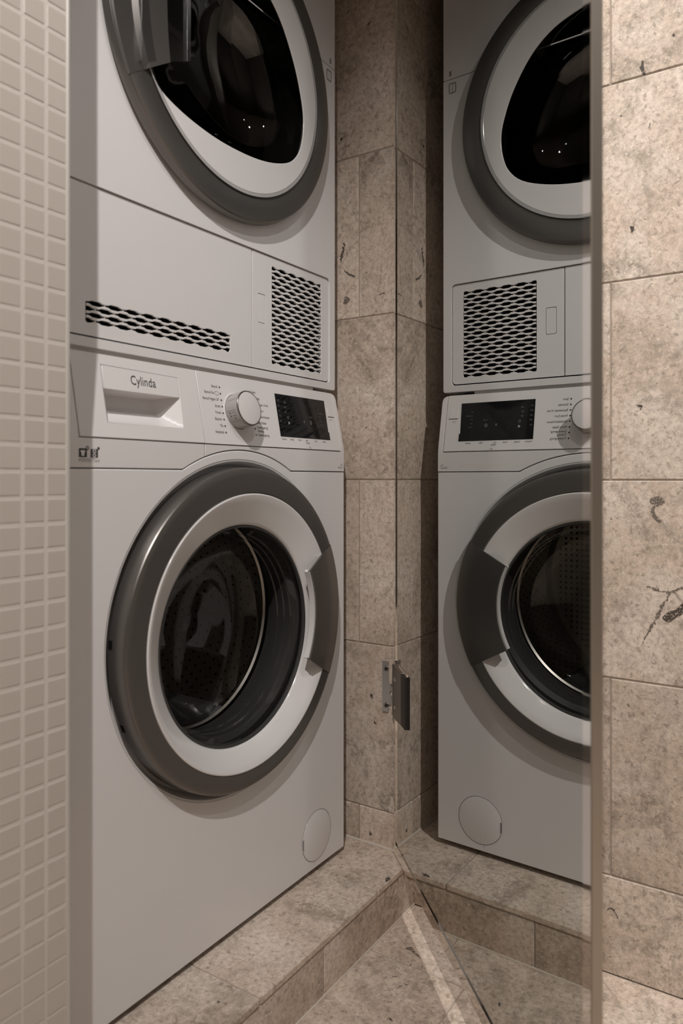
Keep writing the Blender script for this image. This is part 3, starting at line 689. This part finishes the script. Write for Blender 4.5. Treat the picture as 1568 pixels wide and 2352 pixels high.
levels = [(1.0, .7265), (0.99, .732), (0.965, .745), (0.93, .765), (0.87, .785), (0.78, .803), (0.66, .817), (0.5, .828), (0.34, .834), (0.18, .837), (0.05, .838)]
for s, y in levels:
    for x, z in Dl: vs.append(V(TX + x*s, y, TZ + z*s))
for q in range(len(levels) - 1):
    for i in range(k): fs.append((q*k+i, q*k+(i+1) % k, (q+1)*k+(i+1) % k, (q+1)*k+i))
fs.append(tuple((len(levels)-1)*k + i for i in range(k)))
build('glass_bowl', vs, fs, M['dark_glass'], tdoor, smooth=True, angle=50)
lathe('drum', TX, TZ, [(0.19, 0.7500), (0.20, 0.84), (0.26, 0.86), (0.26, 1.15), (0.0001, 1.16)], M['rubber'], dryer, n=64)
# handle: graphite plate bridging ring and glass on the left, with a clear block behind its edge
a_lo = math.pi + math.asin(0.1180/0.2350); a_hi = math.pi - math.asin(0.1180/0.2350)
def grid_handle():
    vs, fs = [], []; NA, NR = 30, 10
    for i in range(NA + 1):
        t = i/NA
        ang = a_lo + (a_hi - a_lo)*t
        ox, oz = 0.2352*math.cos(ang), 0.2352*math.sin(ang)
        iz = -0.0790 + 0.158*t; ix = -0.1490 + 0.9*(iz*iz)
        for j in range(NR + 1):
            s = (0, .03, .2, .36, .38, .46, .48, .6, .75, .9, 1.0)[j]
            x, z = ox + (ix - ox)*s, oz + (iz - oz)*s
            crease = 0.42
            y = 0.7258 - 0.0052*min(1.0, max(0.0, (s - 0.38)/0.08)) - 0.0030*max(0.0, (s - 0.46)/0.54) + (0.0012 if j == 0 else 0)
            vs.append(V(TX + x, y, TZ + z))
    top = len(vs)
    for i in range(NA + 1):
        for j in range(NR + 1):
            v = vs[i*(NR+1) + j]; vs.append(Vector((v.x, max(v.y + 0.004, V(0, 0.7200 if j > 6 else 0.7300, 0).y), v.z)))
    W_ = NR + 1
    for i in range(NA):
        for j in range(NR):
            a = i*W_ + j; fs.append((a, a+1, a+W_+1, a+W_)); fs.append((top+a, top+a+W_, top+a+W_+1, top+a+1))
    for i in range(NA):
        for j in (0, NR): a = i*W_ + j; fs.append((a, a+W_, top+a+W_, top+a))
    for j in range(NR):
        for i in (0, NA): a = i*W_ + j; fs.append((a, top+a, top+a+1, a+1))
    return vs, fs
v_, f_ = grid_handle()
th = build('handle', v_, f_, M['ring'], tdoor, smooth=True, angle=8)
plate('handle_lens', [rrect(TX - 0.190, TZ - 0.0590, TX - 0.1045, TZ + 0.0590, 0.003, 4)], lambda a, b, d: V(a, 0.7195 + d, b + (a - (TX - 0.1045))*0.47*(1 if b < TZ else -1)), 0.007, M['acrylic'], th, bevel=0.001)
# printed mark by the upper seam
fm = flatY(TY - 0.0004)
outline(1.0862, 1.4595, 1.1010, 1.4785, 0.0016, M['grey_ink'], dryer, fm, r=0.0025, name='printed_mark')
build('printed_mark', [fm(x, z, 0) for x, z in ((1.0932, 1.4605), (1.0938, 1.4605), (1.0938, 1.4770), (1.0932, 1.4770))], [(0, 1, 2, 3)], M['grey_ink'], dryer)
build('printed_mark', [fm(x, z, 0) for x, z in ((1.0960, 1.4915), (1.1000, 1.4915), (1.1000, 1.5010), (1.0960, 1.5010))], [(0, 1, 2, 3)], M['grey_ink'], dryer)

# ------------------------------------------------------------------ mirror door
PH = math.radians(43.93); DO = Vector((XW, 0.6523))
tD = Vector((-math.cos(PH), -math.sin(PH))); nD = Vector((math.sin(PH), -math.cos(PH)))   # along the leaf, outward
def D(s, d, z):                                      # s along the leaf, d outward from its inner face, z up
    q = DO + tD*s + nD*(d + 0.0018); return V(q.x, q.y, z)
ZB0, ZT0, LW, LT_ = 0.0855, 2.12, 0.6935, 0.0042
DF = -0.0058                                          # front of the frame; the panes lie deeper
mdoor = thing('mirror_door', D(LW/2, LT_/2, ZB0), 'tall tinted mirror door standing half open on the limestone wall', 'door')
def prism(poly, z0, z1):
    k = len(poly); vs = [D(s, d, z) for z in (z0, z1) for s, d in poly]
    return vs, [tuple(range(k)), tuple(range(k, 2*k))] + [(i, (i+1) % k, k+(i+1) % k, k+i) for i in range(k)]
HZ0, HZ1 = 0.3310, 0.4220
def pane_loop(inset):
    s0, s1, b, t = 0.0205 - inset, LW - 0.0165 + inset, ZB0 + 0.0195 - inset, ZT0 - 0.02 + inset
    loop = [(s0, b), (s1, b), (s1, t), (s0, t)]
    for zc in (1.90, (HZ0 + HZ1)/2):
        h = 0.052 - inset
        loop += [(s0, zc + h), (s0 + 0.070, zc + h - 0.006), (s0 + 0.070, zc - h + 0.006), (s0, zc - h)]
    return loop
# polished frame with an opening that steps round the hinges, and a tinted mirror sunk into it
SH = 0.0100
plate('frame', [[(SH, ZB0), (LW - 0.002, ZB0), (LW - 0.002, ZT0), (SH, ZT0)], pane_loop(0.0)], lambda a, c, d: D(a, DF + d, c), -DF + 0.0004, M['polished'], mdoor)
v_, f_ = prism([(SH, 0.0004), (LW - 0.002, 0.0004), (LW - 0.002, LT_), (SH, LT_)], ZB0, ZT0)
build('back_panel', v_, f_, M['mirror'], mdoor)
v_, f_ = prism([(LW - 0.002, DF - 0.0003), (LW, DF + 0.0003), (LW, LT_), (LW - 0.002, LT_ + 0.0004)], ZB0, ZT0)
build('edge_profile', v_, f_, M['satin'], mdoor)
plate('mirror_pane', [pane_loop(-0.0002)], lambda a, c, d: D(a, -0.0042 + d, c), 0.0044, M['mirror'], mdoor)
# hinges: a plate screwed to the stone, a plate on the leaf and the knuckle between
def hinge(zc, parent):
    z0, z1 = zc - 0.0455, zc + 0.0455
    y0, y1 = 0.6540, 0.6765
    wp = plate('hinge', [[(y0 + 0.004, z0 + 0.030), (y0 + 0.0045, z0 + 0.014), (y0 + 0.010, z0 + 0.013), (y0 + 0.010, z0), (y1, z0), (y1, z1), (y0 + 0.010, z1), (y0 + 0.010, z1 - 0.036), (y0 + 0.004, z1 - 0.043), (y0 + 0.004, z1 - 0.052), (y0 + 0.008, z1 - 0.056), (y0 + 0.004, z1 - 0.063)]], lambda a, b, d: V(XW - 0.0032 + d, a, b), 0.003, M['hinge'], parent, bevel=0.0004)
    for zs in (z0 + 0.012, z1 - 0.013):
        yc = y1 - 0.0085; vs, fs = [], []
        n = 20; prof = [(0.0001, -0.0006), (0.0018, -0.0006), (0.0042, -0.0014), (0.0048, -0.0002), (0.0048, 0.0004)]
        for i in range(n):
            a = 2*math.pi*i/n
            for r_, h in prof: vs.append(V(XW - 0.0034 + h, yc + r_*math.cos(a), zs + r_*math.sin(a)))
        for i in range(n):
            j = (i+1) % n
            for q in range(len(prof)-1): fs.append((i*5+q, i*5+q+1, j*5+q+1, j*5+q))
        sc = build('screw', vs, fs, M['screw'], wp, smooth=True, angle=40)
        cr = merge([box_vf((XW - 0.0046, yc - 0.0022, zs - 0.0005), (XW - 0.0038, yc + 0.0022, zs + 0.0005)), box_vf((XW - 0.0046, yc - 0.0005, zs - 0.0022), (XW - 0.0038, yc + 0.0005, zs + 0.0022))])
        build('screw', cr[0], cr[1], M['dark'], wp)
    lp = plate('hinge', [[(0.0070, z0 - 0.002), (0.030, z0 - 0.004), (0.066, z0 - 0.001), (0.066, z1 - 0.003), (0.040, z1 - 0.002), (0.016, z1 + 0.001), (0.0070, z1 - 0.002)]], lambda a, b, d: D(a, -0.0085 + d, b), 0.0034, M['hinge_dark'], parent, bevel=0.0006)
    v_, f_ = merge([prism([(0.0665, -0.0086), (0.0925, -0.0086), (0.0925, -0.0043), (0.0665, -0.0043)], z0 - 0.0005, z1 - 0.004)])
    build('hinge_gap_fill', v_, f_, M['black'], lp)  # black block stands in for the shaded gap beside the leaf plate
    for zz_ in (z0 + 0.018, z1 - 0.024):
        vs, fs = [], []; n = 16; c = D(0.0260, -0.0086, zz_)
        ud = Vector((tD.x, tD.y, 0)); nn = Vector((-nD.x, -nD.y, 0)); prof = [(0.0034, 0.0), (0.003, 0.0012), (0.0014, 0.0016), (0.0001, 0.0012)]
        for i in range(n):
            a = 2*math.pi*i/n
            for r_, h in prof: vs.append(c + (ud*math.cos(a) + Vector((0, 0, 1))*math.sin(a))*r_ + nn*h)
        for i in range(n):
            j = (i+1) % n
            for q in range(3): fs.append((i*4+q, i*4+q+1, j*4+q+1, j*4+q))
        build('screw', vs, fs, M['chrome'], lp, smooth=True, angle=40)
for zc in ((HZ0 + HZ1)/2, 1.90): hinge(zc, mdoor)
